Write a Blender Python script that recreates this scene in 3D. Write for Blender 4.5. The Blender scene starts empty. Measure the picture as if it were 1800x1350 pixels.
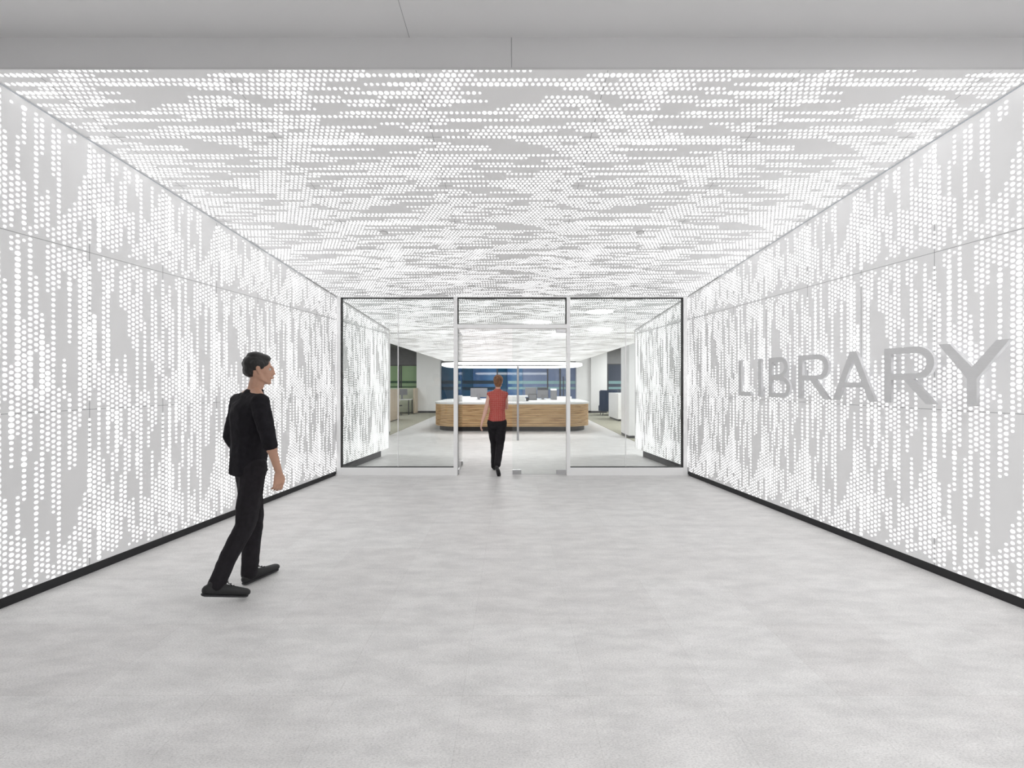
import bpy, bmesh, math, random
from mathutils import Vector, Matrix
random.seed(7)
sc = bpy.context.scene
COL = sc.collection
PI = math.pi

# ------------------------------------------------------------------ camera
cam_d = bpy.data.cameras.new('camera'); cam = bpy.data.objects.new('camera', cam_d); COL.objects.link(cam)
cam.location = (0, 0, 1.52); cam.rotation_euler = (PI/2, 0, 0)
cam_d.sensor_width = 36; cam_d.lens = 745*36/1800.0
cam_d.shift_y = -2/1800.0; cam_d.clip_start = .05; cam_d.clip_end = 100
sc.camera = cam

# ------------------------------------------------------------------ world, exposure
w = bpy.data.worlds.new('world'); sc.world = w; w.use_nodes = True
w.node_tree.nodes['Background'].inputs[0].default_value = (.75, .8, .85, 1)
w.node_tree.nodes['Background'].inputs[1].default_value = .3
vs = sc.view_settings
sc.display_settings.display_device = 'sRGB'
vs.view_transform = 'Standard'; vs.look = 'None'; vs.gamma = 1; vs.use_curve_mapping = False
vs.exposure = 0.83
sc.cycles.max_bounces = 16; sc.cycles.diffuse_bounces = 10; sc.cycles.transparent_max_bounces = 24
GLOW = 1.38         # radiance of the backlit holes
RING = 3.0          # radiance of the ring lamp over the desk
LOBBY = 10.0        # radiance of the round lobby lamps
def area_lamp(name, loc, sx, sy, power, color=(1, 1, 1), rot=(0, 0, 0)):
    d = bpy.data.lights.new(name, 'AREA'); d.shape = 'RECTANGLE'; d.size = sx; d.size_y = sy
    d.energy = power; d.color = color
    o = bpy.data.objects.new(name, d); COL.objects.link(o); o.location = loc; o.rotation_euler = rot
    return o
OFFICE = [(-6.2, 13.5, 40), (-6.2, 18.5, 32), (6.0, 14.5, 90), (6.0, 19.5, 70), (0, 18.9, 60), (-1.3, 15.0, 48), (1.3, 15.0, 48), (-5.2, 9.6, 60), (5.2, 9.6, 90)]  # added lights without fixtures, brightening desk, pillars and carpet
for i, (x, y, p) in enumerate(OFFICE):
    area_lamp('office_fill_light', (x, y, 3.29), 1.2, 1.2, p)

# ------------------------------------------------------------------ materials
def new_mat(name):
    m = bpy.data.materials.new(name); m.use_nodes = True
    nt = m.node_tree; b = nt.nodes['Principled BSDF']
    return m, nt, b
def N(nt, t, **kw):
    n = nt.nodes.new(t)
    for k, v in kw.items(): setattr(n, k, v)
    return n
def mat(name, col, rough=.5, metal=0, spec=.5, var=.06, scale=8., bump=0., bscale=60., stretch=(1, 1, 1)):
    m, nt, b = new_mat(name)
    b.inputs['Roughness'].default_value = rough; b.inputs['Metallic'].default_value = metal
    b.inputs['Specular IOR Level'].default_value = spec
    tc = N(nt, 'ShaderNodeTexCoord'); mp = N(nt, 'ShaderNodeMapping'); mp.inputs['Scale'].default_value = stretch
    nt.links.new(tc.outputs['Object'], mp.inputs['Vector'])
    no = N(nt, 'ShaderNodeTexNoise'); no.inputs['Scale'].default_value = scale; no.inputs['Detail'].default_value = 5
    nt.links.new(mp.outputs[0], no.inputs['Vector'])
    cr = N(nt, 'ShaderNodeValToRGB')
    cr.color_ramp.elements[0].position = .3; cr.color_ramp.elements[1].position = .7
    cr.color_ramp.elements[0].color = tuple(c*(1-var) for c in col)+(1,)
    cr.color_ramp.elements[1].color = tuple(min(1, c*(1+var)) for c in col)+(1,)
    nt.links.new(no.outputs['Fac'], cr.inputs[0]); nt.links.new(cr.outputs[0], b.inputs['Base Color'])
    if bump:
        n2 = N(nt, 'ShaderNodeTexNoise'); n2.inputs['Scale'].default_value = bscale; n2.inputs['Detail'].default_value = 4
        nt.links.new(mp.outputs[0], n2.inputs['Vector'])
        bp = N(nt, 'ShaderNodeBump'); bp.inputs['Strength'].default_value = bump; bp.inputs['Distance'].default_value = .01
        nt.links.new(n2.outputs['Fac'], bp.inputs['Height']); nt.links.new(bp.outputs[0], b.inputs['Normal'])
    return m
def glow(name, col, s):
    m, nt, b = new_mat(name)
    b.inputs['Base Color'].default_value = (.05, .05, .05, 1)
    b.inputs['Emission Color'].default_value = tuple(col)+(1,); b.inputs['Emission Strength'].default_value = s
    return m
M = {}
M['panel'] = mat('white_perforated_panel', (.91, .91, .915), .55, spec=.3, var=.012, scale=2)
M['glow'] = glow('backlit_hole', (1, 1, 1), GLOW)
M['seam'] = mat('panel_joint', (.30, .30, .31), .7)
M['white'] = mat('white_paint', (.84, .84, .84), .5, var=.015)
M['soffit'] = mat('grey_white_soffit', (.76, .76, .765), .35, spec=.4, var=.015, scale=1.2)
M['fascia'] = mat('pale_metal_fascia', (.84, .84, .845), .35, spec=.4, var=.015, scale=1.2)
M['black'] = mat('black_plinth', (.012, .012, .014), .45)
M['gasket'] = mat('black_gasket', (.01, .01, .01), .5)
M['frame'] = mat('white_aluminium', (.90, .90, .90), .35, var=.01)
M['steel'] = mat('brushed_steel', (.55, .55, .56), .28, metal=1, var=.08, scale=40, stretch=(1, 1, 12))
M['letter'] = mat('satin_silver_letter', (.68, .68, .69), .45, metal=.1, var=.03, scale=30, stretch=(1, 8, 1))
M['desk_top'] = mat('white_solid_surface', (.82, .82, .81), .25, var=.01)
M['dark_kick'] = mat('dark_kick', (.035, .03, .028), .5)
M['grey_wall'] = mat('grey_wall', (.30, .30, .31), .6)
M['shaded_grey'] = mat('shaded_bulkhead', (.17, .17, .175), .6)  # the bulkhead stands in shade; that darkness is put into this grey
M['carpet'] = mat('olive_grey_carpet', (.40, .39, .32), .95, spec=.1, var=.22, scale=26, bump=.4, bscale=240)
M['wood_pale'] = mat('pale_wood_laminate', (.50, .42, .32), .5, var=.1, scale=6, stretch=(1, 1, .15))
M['monitor'] = mat('grey_plastic', (.19, .19, .20), .35, var=.04)
M['monitor_dark'] = mat('dark_plastic', (.05, .05, .055), .35)
M['navy'] = mat('navy_fabric', (.012, .03, .07), .8)
M['skin'] = mat('skin', (.52, .30, .21), .5, var=.05, scale=12)
M['skin2'] = mat('skin_light', (.72, .44, .35), .5, var=.05, scale=12)
M['hair'] = mat('black_hair', (.010, .009, .009), .45, var=.4, scale=50, bump=.5, bscale=120, stretch=(1, 1, .2))
M['hair2'] = mat('auburn_hair', (.20, .085, .035), .45, var=.5, scale=60, bump=.5, bscale=120, stretch=(1, 1, .2))
M['shirt'] = mat('black_knit', (.012, .011, .014), .85, spec=.2, var=.2, scale=30, bump=.4, bscale=20)
M['trousers'] = mat('black_cloth', (.014, .012, .015), .8, spec=.25, var=.2, scale=30, bump=.4, bscale=16)
M['shoe'] = mat('black_shoe', (.010, .010, .011), .55, var=.2)
M['sole'] = mat('charcoal_sole', (.022, .022, .025), .6)
M['eye'] = mat('eye_white', (.62, .58, .55), .2)
M['iris'] = mat('iris', (.03, .02, .015), .2)

def mat_floor():
    m, nt, b = new_mat('pale_grey_stone_tile')
    tc = N(nt, 'ShaderNodeTexCoord')
    mp = N(nt, 'ShaderNodeMapping'); mp.inputs['Location'].default_value = (.24, -3.28, 0)
    nt.links.new(tc.outputs['Object'], mp.inputs['Vector'])
    br = N(nt, 'ShaderNodeTexBrick'); br.offset = 0; br.squash = 1
    br.inputs['Scale'].default_value = 1; br.inputs['Brick Width'].default_value = .61; br.inputs['Row Height'].default_value = .61
    br.inputs['Mortar Size'].default_value = .0012; br.inputs['Mortar Smooth'].default_value = .3
    br.inputs['Color1'].default_value = (.725, .712, .705, 1); br.inputs['Color2'].default_value = (.765, .757, .75, 1)
    br.inputs['Mortar'].default_value = (.63, .62, .61, 1)
    nt.links.new(mp.outputs[0], br.inputs['Vector'])
    # cloudy drifts, stretched sideways
    m2 = N(nt, 'ShaderNodeMapping'); m2.inputs['Scale'].default_value = (1, 2.6, 1); nt.links.new(tc.outputs['Object'], m2.inputs['Vector'])
    n1 = N(nt, 'ShaderNodeTexNoise'); n1.inputs['Scale'].default_value = 3.2; n1.inputs['Detail'].default_value = 9; n1.inputs['Roughness'].default_value = .68
    nt.links.new(m2.outputs[0], n1.inputs['Vector'])
    n2 = N(nt, 'ShaderNodeTexNoise'); n2.inputs['Scale'].default_value = 90; n2.inputs['Detail'].default_value = 6; n2.inputs['Roughness'].default_value = .8
    nt.links.new(m2.outputs[0], n2.inputs['Vector'])
    def ramp(src, a, c0, bb, c1):
        r = N(nt, 'ShaderNodeValToRGB'); e = r.color_ramp.elements
        e[0].position = a; e[0].color = (c0, c0, c0, 1); e[1].position = bb; e[1].color = (c1, c1, c1, 1)
        nt.links.new(src, r.inputs[0]); return r.outputs[0]
    r1 = ramp(n1.outputs['Fac'], .36, .87, .62, 1.05); r2 = ramp(n2.outputs['Fac'], .36, .70, .54, 1.04)
    def mul(a, c):
        x = N(nt, 'ShaderNodeMix', data_type='RGBA', blend_type='MULTIPLY'); x.inputs[0].default_value = 1
        nt.links.new(a, x.inputs[6]); nt.links.new(c, x.inputs[7]); return x.outputs[2]
    nt.links.new(mul(mul(br.outputs['Color'], r1), r2), b.inputs['Base Color'])
    b.inputs['Roughness'].default_value = .42; b.inputs['Specular IOR Level'].default_value = .35
    bp = N(nt, 'ShaderNodeBump'); bp.inputs['Strength'].default_value = .15; bp.inputs['Distance'].default_value = .004
    nt.links.new(n2.outputs['Fac'], bp.inputs['Height']); nt.links.new(bp.outputs[0], b.inputs['Normal'])
    return m
M['floor'] = mat_floor()

def mat_glass(name, tint=(.97, .985, .98), rough=0.0):
    m = bpy.data.materials.new(name); m.use_nodes = True; nt = m.node_tree
    for n in list(nt.nodes): nt.nodes.remove(n)
    out = N(nt, 'ShaderNodeOutputMaterial'); mix = N(nt, 'ShaderNodeMixShader')
    tr = N(nt, 'ShaderNodeBsdfTransparent'); tr.inputs[0].default_value = tuple(tint)+(1,)
    gl = N(nt, 'ShaderNodeBsdfGlossy'); gl.inputs['Roughness'].default_value = rough
    fr = N(nt, 'ShaderNodeFresnel'); fr.inputs[0].default_value = 1.5
    nt.links.new(fr.outputs[0], mix.inputs[0]); nt.links.new(tr.outputs[0], mix.inputs[1]); nt.links.new(gl.outputs[0], mix.inputs[2])
    nt.links.new(mix.outputs[0], out.inputs[0]); return m
M['glass'] = mat_glass('clear_glass')

def mat_wood():
    m, nt, b = new_mat('oak_slat')
    tc = N(nt, 'ShaderNodeTexCoord'); mp = N(nt, 'ShaderNodeMapping'); mp.inputs['Scale'].default_value = (.8, 1.5, 14)
    nt.links.new(tc.outputs['Object'], mp.inputs['Vector'])
    no = N(nt, 'ShaderNodeTexNoise'); no.inputs['Scale'].default_value = 2.2; no.inputs['Detail'].default_value = 6; no.inputs['Distortion'].default_value = .6
    nt.links.new(mp.outputs[0], no.inputs['Vector'])
    cr = N(nt, 'ShaderNodeValToRGB'); e = cr.color_ramp.elements
    e[0].position = .3; e[0].color = (.36, .19, .08, 1); e[1].position = .72; e[1].color = (.78, .54, .29, 1)
    x = e.new(.48); x.color = (.60, .38, .19, 1)
    nt.links.new(no.outputs['Fac'], cr.inputs[0]); nt.links.new(cr.outputs[0], b.inputs['Base Color'])
    b.inputs['Roughness'].default_value = .5
    return m
M['slat'] = mat_wood()

def mat_tint(name, c0, c1):
    m, nt, b = new_mat(name)
    tc = N(nt, 'ShaderNodeTexCoord'); mp = N(nt, 'ShaderNodeMapping'); mp.inputs['Scale'].default_value = (1, 1, .25)
    nt.links.new(tc.outputs['Object'], mp.inputs['Vector'])
    no = N(nt, 'ShaderNodeTexNoise'); no.inputs['Scale'].default_value = 1.1; no.inputs['Detail'].default_value = 1
    nt.links.new(mp.outputs[0], no.inputs['Vector'])
    cr = N(nt, 'ShaderNodeValToRGB'); e = cr.color_ramp.elements
    e[0].position = .35; e[0].color = tuple(c0)+(1,); e[1].position = .65; e[1].color = tuple(c1)+(1,)
    nt.links.new(no.outputs['Fac'], cr.inputs[0]); nt.links.new(cr.outputs[0], b.inputs['Base Color'])
    b.inputs['Roughness'].default_value = .04; b.inputs['Specular IOR Level'].default_value = .9
    return m
M['blue'] = mat_tint('blue_glass', (.035, .10, .24), (.08, .19, .36))
M['blue_deep'] = mat_tint('deep_teal_blue_glass', (.006, .05, .11), (.012, .08, .16))
M['blue_pale'] = mat_tint('grey_blue_glass', (.12, .17, .30), (.17, .22, .36))
M['green'] = mat_tint('green_glass', (.24, .40, .17), (.36, .54, .28))
M['slate'] = mat_tint('slate_glass', (.05, .065, .10), (.07, .085, .13))
M['band_light'] = mat('frosted_band', (.24, .40, .42), .5)
M['band_dark'] = mat('dark_band', (.01, .03, .05), .4)
M['band_green'] = mat('dark_green_band', (.02, .09, .03), .4)

def mat_blouse():
    m, nt, b = new_mat('red_dotted_cloth')
    tc = N(nt, 'ShaderNodeTexCoord'); sep = N(nt, 'ShaderNodeSeparateXYZ'); nt.links.new(tc.outputs['Object'], sep.inputs[0])
    def mth(op, a, c=None):
        x = N(nt, 'ShaderNodeMath', operation=op)
        for i, v in enumerate((a, c)):
            if v is None: continue
            if isinstance(v, (int, float)): x.inputs[i].default_value = v
            else: nt.links.new(v, x.inputs[i])
        return x.outputs[0]
    s = 150.
    a = mth('SINE', mth('MULTIPLY', mth('ADD', sep.outputs[0], sep.outputs[2]), s*1.6))
    c = mth('SINE', mth('MULTIPLY', mth('SUBTRACT', sep.outputs[0], sep.outputs[2]), s*1.6))
    d = mth('GREATER_THAN', mth('MULTIPLY', a, c), .70)
    mx = N(nt, 'ShaderNodeMix', data_type='RGBA'); nt.links.new(d, mx.inputs[0])
    mx.inputs[6].default_value = (.42, .035, .03, 1); mx.inputs[7].default_value = (.85, .62, .50, 1)
    nt.links.new(mx.outputs[2], b.inputs['Base Color']); b.inputs['Roughness'].default_value = .75
    return m
M['blouse'] = mat_blouse()

# ------------------------------------------------------------------ helpers
def tag(o, label=None, cat=None, group=None, kind=None):
    if label: o['label'] = label
    if cat: o['category'] = cat
    if group: o['group'] = group
    if kind: o['kind'] = kind
    return o
def obj(name, bm, mats, parent=None, smooth=False, loc=None):
    me = bpy.data.meshes.new(name)
    if isinstance(bm, bmesh.types.BMesh): bm.to_mesh(me); bm.free()
    else: me.from_pydata(bm[0], [], bm[1])
    for m in (mats if isinstance(mats, (list, tuple)) else [mats]): me.materials.append(m)
    if smooth:
        for p in me.polygons: p.use_smooth = True
    o = bpy.data.objects.new(name, me); COL.objects.link(o)
    if parent: o.parent = parent
    if loc: o.location = loc
    return o
def thing(name, label, cat, loc=(0, 0, 0), rz=0, group=None, kind=None):
    o = bpy.data.objects.new(name, None); COL.objects.link(o); o.empty_display_size = .1
    o.location = loc; o.rotation_euler = (0, 0, rz)
    return tag(o, label, cat, group, kind)
def box(bm, x0, x1, y0, y1, z0, z1, bev=0, mi=0):
    g = bmesh.ops.create_cube(bm, size=1)
    vs_ = g['verts']
    for v in vs_:
        v.co = Vector(((x0+x1)/2+v.co.x*(x1-x0), (y0+y1)/2+v.co.y*(y1-y0), (z0+z1)/2+v.co.z*(z1-z0)))
    fs = list({f for v in vs_ for f in v.link_faces})
    if bev:
        es = list({e for v in vs_ for e in v.link_edges})
        r = bmesh.ops.bevel(bm, geom=es, offset=bev, segments=2, affect='EDGES', profile=.5)
        fs = r['faces']+[f for f in fs if f.is_valid]
    for f in fs:
        if f.is_valid: f.material_index = mi
    return bm
def bx(x0, x1, y0, y1, z0, z1, bev=0):
    return box(bmesh.new(), x0, x1, y0, y1, z0, z1, bev)
def cyl(bm, p0, p1, r0, r1=None, seg=16):
    r1 = r0 if r1 is None else r1
    p0 = Vector(p0); p1 = Vector(p1); d = p1-p0
    g = bmesh.ops.create_cone(bm, cap_ends=True, segments=seg, radius1=r0, radius2=r1, depth=d.length)
    q = Vector((0, 0, 1)).rotation_difference(d.normalized()).to_matrix().to_4x4()
    bmesh.ops.transform(bm, matrix=Matrix.Translation((p0+p1)/2) @ q, verts=g['verts'])
    return bm
def prism(bm, pts, z0, z1):
    """closed outline in XY extruded from z0 to z1"""
    lo = [bm.verts.new((x, y, z0)) for x, y in pts]; hi = [bm.verts.new((x, y, z1)) for x, y in pts]
    n = len(pts)
    bm.faces.new(lo[::-1]); bm.faces.new(hi)
    for i in range(n): bm.faces.new((lo[i], lo[(i+1) % n], hi[(i+1) % n], hi[i]))
    return bm

# ------------------------------------------------------------------ the tunnel: shape
D = 6.95                                    # the glass screen
def half_w(y): return 3.811-.1322*y         # the walls draw in towards the screen
def ceil_z(y): return 3.941-.1435*y         # and the ceiling comes down
Y0 = 2.746
WALL_END = 9.03

# drawn pattern of the perforation: runs of holes, read off row by row (ceiling) and column by column (walls)
S=7.5
CROPS=dict(A1=(540,S),A2=(770,S),A3=(1000,S),D1=(540,S),D2=(770,S),D3=(1000,S),E1=(600,11.25),E2=(750,11.25),E3=(900,11.25),E4=(1050,11.25),F1=(650,11.25),F2=(800,11.25),F3=(950,11.25))
C='''-1 A1:0-730 A2:65-1210 A3:1115-1800
0 A1:0-1800 A2:38-440 A3:250-1800
1 A1:60-615,1573-1800 A2:10-1800 A3:38-437,673-1800
2 A1:50-210,760-1800 A2:60-1800 A3:0-1643
3 A1:42-667,1290-1800 A2:30-265,1665-1800 A3:18-1800
4 A1:500-1800 A2:5-540 A3:355-1277
5 A1:30-410,942-1800 A2:50-280,1420-1800 A3:0-230,682-1672
6 A1:20-1000,1523-1800 A2:25-627,1378-1800 A3:25-405,1003-1800
7 A1:537-1800 A2:0-148,965-1800 A3:0-500,725-1170,1690-1800
8 A1:10-85,1187-1552 A2:782-1590 A3:157-1187
9 A1:440-1800 A2:20-1800 A3:38-690,1490-1800
10 D1:0-1800 D2:0-67,1073-1800 D3:0-1800
11 D1:0-137,1625-1800 D2:42-1178 D3:517-1085
12 D1:0-130,970-1250,1393-1800 D2:10-87,1703-1800 D3:45-1030
13 D1:52-887,1230-1580 D2:617-1800 D3:10-1740
14 D1:47-460,1350-1800 D2:37-1548 D3:97-510,785-1267
15 D1:40-718 D2:420-897 D3:395-1483
16 D1:37-1518,1785-1800 D2:58-1800 D3:10-150,417-1800
17 D1:35-1630 D2:1032-1800 D3:40-1800
18 D1:20-1800 D2:10-145,1197-1593 D3:130-1800
19 D1:20-20,1715-1800 D2:52-640,1423-1800 D3:25-610
20 D1:15-852,1500-1800 D2:30-677,1517-1800 D3:48-1407
21 D1:1095-1543 D2:1607-1800 D3:10-520,1607-1800
22 D1:0-255,1460-1800 D2:48-1800 D3:33-730
23 D1:0-1800 D2:28-1155,1785-1800 D3:55-1800
24 D1:55-367,988-1800 D2:5-440,1370-1800 D3:15-762,1385-1800
25 E1:322-1800 E2:20-1677 E3:725-1187 E4:975-1800
26 E1:30-943,1587-1800 E2:0-263,1085-1800 E3:35-1405 E4:357-1545
27 E1:20-1740 E2:50-862 E3:1257-1800 E4:20-1750
28 E1:545-1800 E2:20-1630 E3:570-1467 E4:1037-1800
29 E1:0-1800 E2:0-610,1590-1800 E3:0-965,1410-1800 E4:0-1800
30 E1:1300-1740 E2:52-1107 E3:472-1615 E4:1693-1800
31 E1:52-1800 E2:20-110,1590-1800 E3:0-1300 E4:392-1800
32 E1:35-1250,1508-1800 E2:0-1800 E3:35-808,985-1780 E4:0-1545
33 E1:25-460,1485-1760 E2:50-222,1250-1800 E3:0-1187,1785-1800 E4:100-700,1730-1800
34 E1:15-1800 E2:20-193,530-1800 E3:30-1133,1470-1800 E4:35-1740
35 E1:840-1425 E2:1507-1800 E3:70-1165 E4:993-1585
36 E1:68-1735 E2:48-715 E3:112-695,1030-1530 E4:175-1800
37 E1:52-1212 E2:437-850,1262-1800 E3:70-1800 E4:35-1280
38 E2:160-655,815-1140 E3:437-1667
39 E1:600-1800 E2:45-375 E3:395-1045 E4:575-1800
40 F1:20-180,1310-1800 F2:20-1800 F3:0-1800
41 F1:0-1800 F2:0-1110 F3:300-1800
42 F1:60-545,1570-1800 F2:40-275,1465-1800 F3:0-890,1205-1800
43 F1:40-365,1230-1800 F2:10-955,1505-1800 F3:50-290,525-1800
44 F1:735-1590 F2:445-1700 F3:10-10,635-1415
45 F1:1100-1800 F2:30-495,1035-1800 F3:40-355,815-1360
46 F1:845-1800 F2:0-920,1455-1800 F3:0-690
47 F1:1130-1800 F2:45-125,730-1800 F3:30-1100
48 F1:40-1800 F2:20-625,1150-1800 F3:60-1800
49 F1:20-1530 F2:740-1800 F3:20-400,620-1800
50 F1:980-1800 F2:30-1800 F3:55-800
51 F1:290-1330 F2:595-1700 F3:15-15,1490-1800'''
FAT='''0 A1:600-820,1090-1450 A2:0-200 A3:400-800,1180-1400
2 A1:1050-1600 A2:30-140,500-1100,1540-1650 A3:0-320,900-1420
4 A1:800-1450 A3:1020-1240
6 A1:690-880 A2:100-350 A3:0-260
9 A1:560-760 A2:580-760
10 D2:1140-1320 D3:480-740,920-1080
11 D2:150-560
13 D3:540-640
14 D2:900-1360 D3:230-390
16 D2:920-1010 D3:1280-1370
17 D1:20-1450 D3:420-1800
18 D1:200-500 D3:960-1140
20 D1:100-220 D2:540-620 D3:680-770
29 E1:0-1800 E2:0-100 E3:1600-1800 E4:0-1800
34 E2:1600-1740
48 F1:350-1000 F2:0-340 F3:1600-1800'''
p=.0402
def rows(txt):
    out={}
    for ln in txt.split('\n'):
        t=ln.split(); r=int(t[0]); out[r]=[]
        for s in t[1:]:
            k,v=s.split(':'); b,sc=CROPS[k]
            for q in v.split(','):
                a,e=map(float,q.split('-')); out[r].append((b+a/sc,b+e/sc))
    return out
def tobits(R):
    o={}
    for r,runs in R.items():
        u=1/(.003738+4.717e-5*r); st=.5*(r%2); m=0
        for a,e in runs:
            fa=((a-899)/u+.624)/p-st; fe=((e-899)/u+.624)/p-st
            for n in range(math.ceil(fa-.35),math.floor(fe+.35)+1): m|=1<<(n%62)
        o[r]=m
    return o
cb=tobits(rows(C)); cf=tobits(rows(FAT))
# wall
W=dict(K=(300,9.),G5=(430,7.941),G6=(590,7.941),G7=(740,7.941),G8=(890,7.941),H1=(440,10.385),H2=(560,10.385),H3=(680,10.385),H4=(800,10.385),H5=(900,10.385))
CROPS=W
WC='''0 G5:0-1350 G6:0-350,600-1350 G7:0-1350 G8:0-810,975-1220
1 G5:505-1350 G6:0-895 G7:1105-1350 G8:0-1230
2 K:970-1250 G5:0-75 G6:440-1350 G7:0-637 G8:420-1160
3 K:1045-1350 G5:50-1350 G6:0-1350 G7:0-180,1065-1350 G8:0-840
4 K:1025-1120 G5:1075-1350 G6:0-1350 G7:0-1085 G8:450-1090
5 K:1045-1350 G5:0-1350 G6:0-1350 G7:0-400 G8:1015-1090
6 K:1080-1080 G5:470-1350 G6:0-215,763-1073 G7:583-1350 G8:0-1025
7 G5:990-1350 G6:0-1350 G7:0-1070 G8:495-880
8 K:1130-1350 G5:0-655 G6:150-1350 G7:0-405 G8:355-965
9 K:1135-1350 G5:0-1350 G6:0-1350 G7:0-1260 G8:0-70,820-970
10 K:1175-1350 G5:0-607 G6:757-1350 G7:0-1350 G8:0-905
11 K:1200-1350 G5:0-362 G6:350-865 G8:543-915
12 K:1220-1350 G5:0-1293 G6:0-97,828-1350 G7:0-657 G8:412-850
13 K:1230-1350 G5:0-467 G6:1077-1350 G7:0-607 G8:280-855
14 K:1270-1350 G5:0-1350 G6:0-1250 G7:0-60,1200-1350 G8:0-437,722-795
15 K:1250-1350 G5:0-1350 G6:0-998 G7:1007-1350 G8:0-805
16 G5:268-1350 G6:0-890,1168-1350 G7:0-1350 G8:0-672
17 H1:1220-1350 H2:0-1245 H3:1175-1350 H4:0-1290 H5:65-250
18 H1:0-380 H2:840-1350 H3:0-1350 H4:0-1350 H5:0-805
19 H1:175-1350 H2:0-1350 H3:0-265,1325-1350 H4:80-1350 H5:0-640
20 H1:60-1350 H2:0-1350 H3:0-1185 H4:550-1350 H5:0-740
21 H1:0-745 H2:1070-1350 H3:0-605,1300-1350 H4:0-1350 H5:0-745
22 H1:0-285 H2:765-1350 H3:0-1350 H4:0-258,860-1350 H5:0-680
23 H1:432-1030 H2:1070-1350 H3:0-1020 H4:370-1350 H5:0-440
24 H1:235-1085 H2:690-1350 H3:0-375,965-1350 H4:0-1070 H5:0-35
25 H1:130-1350 H2:0-317,1240-1350 H3:0-1350 H4:0-255,838-1350 H5:0-300,555-630
26 H1:0-525,862-1350 H2:0-530 H3:368-780 H4:777-1350 H5:0-570
27 H1:0-1350 H2:0-1350 H3:0-1350 H4:0-390,1290-1350 H5:255-575
28 H1:0-1350 H2:0-215 H3:113-1350 H4:0-1350 H5:0-515
29 H1:0-130,1350-1350 H2:105-1350 H3:0-318 H4:762-1350 H5:0-365
30 H1:0-755 H3:110-590,748-1068 H4:780-1350 H5:0-468
31 H1:0-1350 H2:0-760 H3:382-780,1180-1350 H4:0-1350 H5:0-470
32 H1:150-628,945-1350 H2:0-1350 H3:0-655 H4:430-980,1295-1295 H5:255-412
33 H1:0-290 H2:450-1000 H4:145-1350 H5:0-350
34 H1:0-270,583-1350 H2:0-1350 H3:0-182,490-1350 H4:0-1350 H5:0-250
35 H1:0-325,865-1350 H2:0-157,1080-1350 H3:0-215,1137-1350 H4:0-1350 H5:0-250'''
WF='''3 G5:100-1350 G6:0-850
2 G6:1100-1350 G7:0-200
4 G5:560-740 G7:500-620
5 G6:200-700
7 G6:0-900
8 G6:500-800
12 G5:540-660
15 G5:340-1350 G6:0-750
17 H1:1220-1350 H2:0-900
20 H1:580-860 H2:200-860 H3:450-760 H4:1000-1350 H5:0-320
18 H4:1000-1350 H5:0-805
22 H3:450-1150
16 H2:160-300 H4:240-640
27 H4:0-150
0 G7:0-1350 G8:0-810'''
pw=.0403; z1=1.309
def wbits(txt):
    o={}
    for r,runs in rows(txt).items():
        u=1/(.004531+4.55e-5*(r-16)); st=.5*(r%2); m=0
        for a,e in runs:  # y down -> z
            za=1.52-(a-673)/u; ze=1.52-(e-673)/u
            fa=(ze-z1)/pw-st; fe=(za-z1)/pw-st
            for n in range(math.ceil(fa-.35),math.floor(fe+.35)+1):
                if -31<=n<31: m|=1<<(n%62)
        o[r]=m
    return o
wb=wbits(WC); wf=wbits(WF)
CB=[cb.get(k,0) for k in range(-1,52)]; CF=[cf.get(k,0) for k in range(-1,52)]
WB=[wb.get(k,0) for k in range(36)]; WF=[wf.get(k,0) for k in range(36)]

def bit(m, n): return (m >> (n % 62)) & 1
def dot_size(mask, fat, n, row):
    """hole diameter as a share of the pitch: small at the ends of a run, large in the heavy runs"""
    if bit(fat, n): return .76
    if not bit(mask, n-1) or not bit(mask, n+1): return .44
    return .55+.08*math.sin(n*.9+row*2.3)*math.sin(n*.37+row*5.1)
def ring_pts(n): return [(math.cos(2*PI*k/n), math.sin(2*PI*k/n)) for k in range(n)]
RP = {4: ring_pts(4), 6: ring_pts(6), 8: ring_pts(8), 12: ring_pts(12)}

class Sheet:
    """a perforated sheet: flat cladding, dark joints and backlit holes, one mesh with three materials"""
    def __init__(s): s.v = []; s.f = []; s.m = []
    def poly(s, pts, mi):
        k = len(s.v); s.v += [tuple(p) for p in pts]; s.f.append(tuple(range(k, k+len(pts)))); s.m.append(mi)
    def build(s, name, parent=None):
        me = bpy.data.meshes.new(name); me.from_pydata(s.v, [], s.f)
        for m in (M['panel'], M['glow'], M['seam']): me.materials.append(m)
        me.polygons.foreach_set('material_index', s.m); me.update()
        o = bpy.data.objects.new(name, me); COL.objects.link(o)
        if parent: o.parent = parent
        return o

# ------------------------------------------------------------------ ceiling of the tunnel
def col_y(row): return 745*(.003738+4.717e-5*row)
def ceiling_row(row):
    """which drawn row repeats here"""
    if row < 52: return row
    if row < 70: return row-36
    k = (row-70) % 54
    return k-2 if k-2 >= -1 else 33
CP = .0402
sh = Sheet()
END_Y = 12.45
def edge_x(y):
    if y < WALL_END: return half_w(y)
    if y < 10.2: return half_w(WALL_END)+(2.96-half_w(WALL_END))*(y-WALL_END)/(10.2-WALL_END)
    return 2.96-(y-10.2)/(END_Y-10.2)*.98
ys = [Y0, D, WALL_END, 10.2, 11.3, END_Y]
outline = [(edge_x(y), y) for y in ys]
under = [(x, y, ceil_z(y)) for x, y in outline]+[(-x, y, ceil_z(y)) for x, y in reversed(outline)]
top = [(x, y, z+.09) for x, y, z in under]
sh.poly(under, 0); sh.poly(top[::-1], 0)
for i in range(len(under)):
    j = (i+1) % len(under); sh.poly([under[j], under[i], top[i], top[j]], 0)
nrm_c = Vector((0, -.1435, -1)).normalized()
along_c = Vector((0, 1, -.1435)).normalized()
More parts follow.
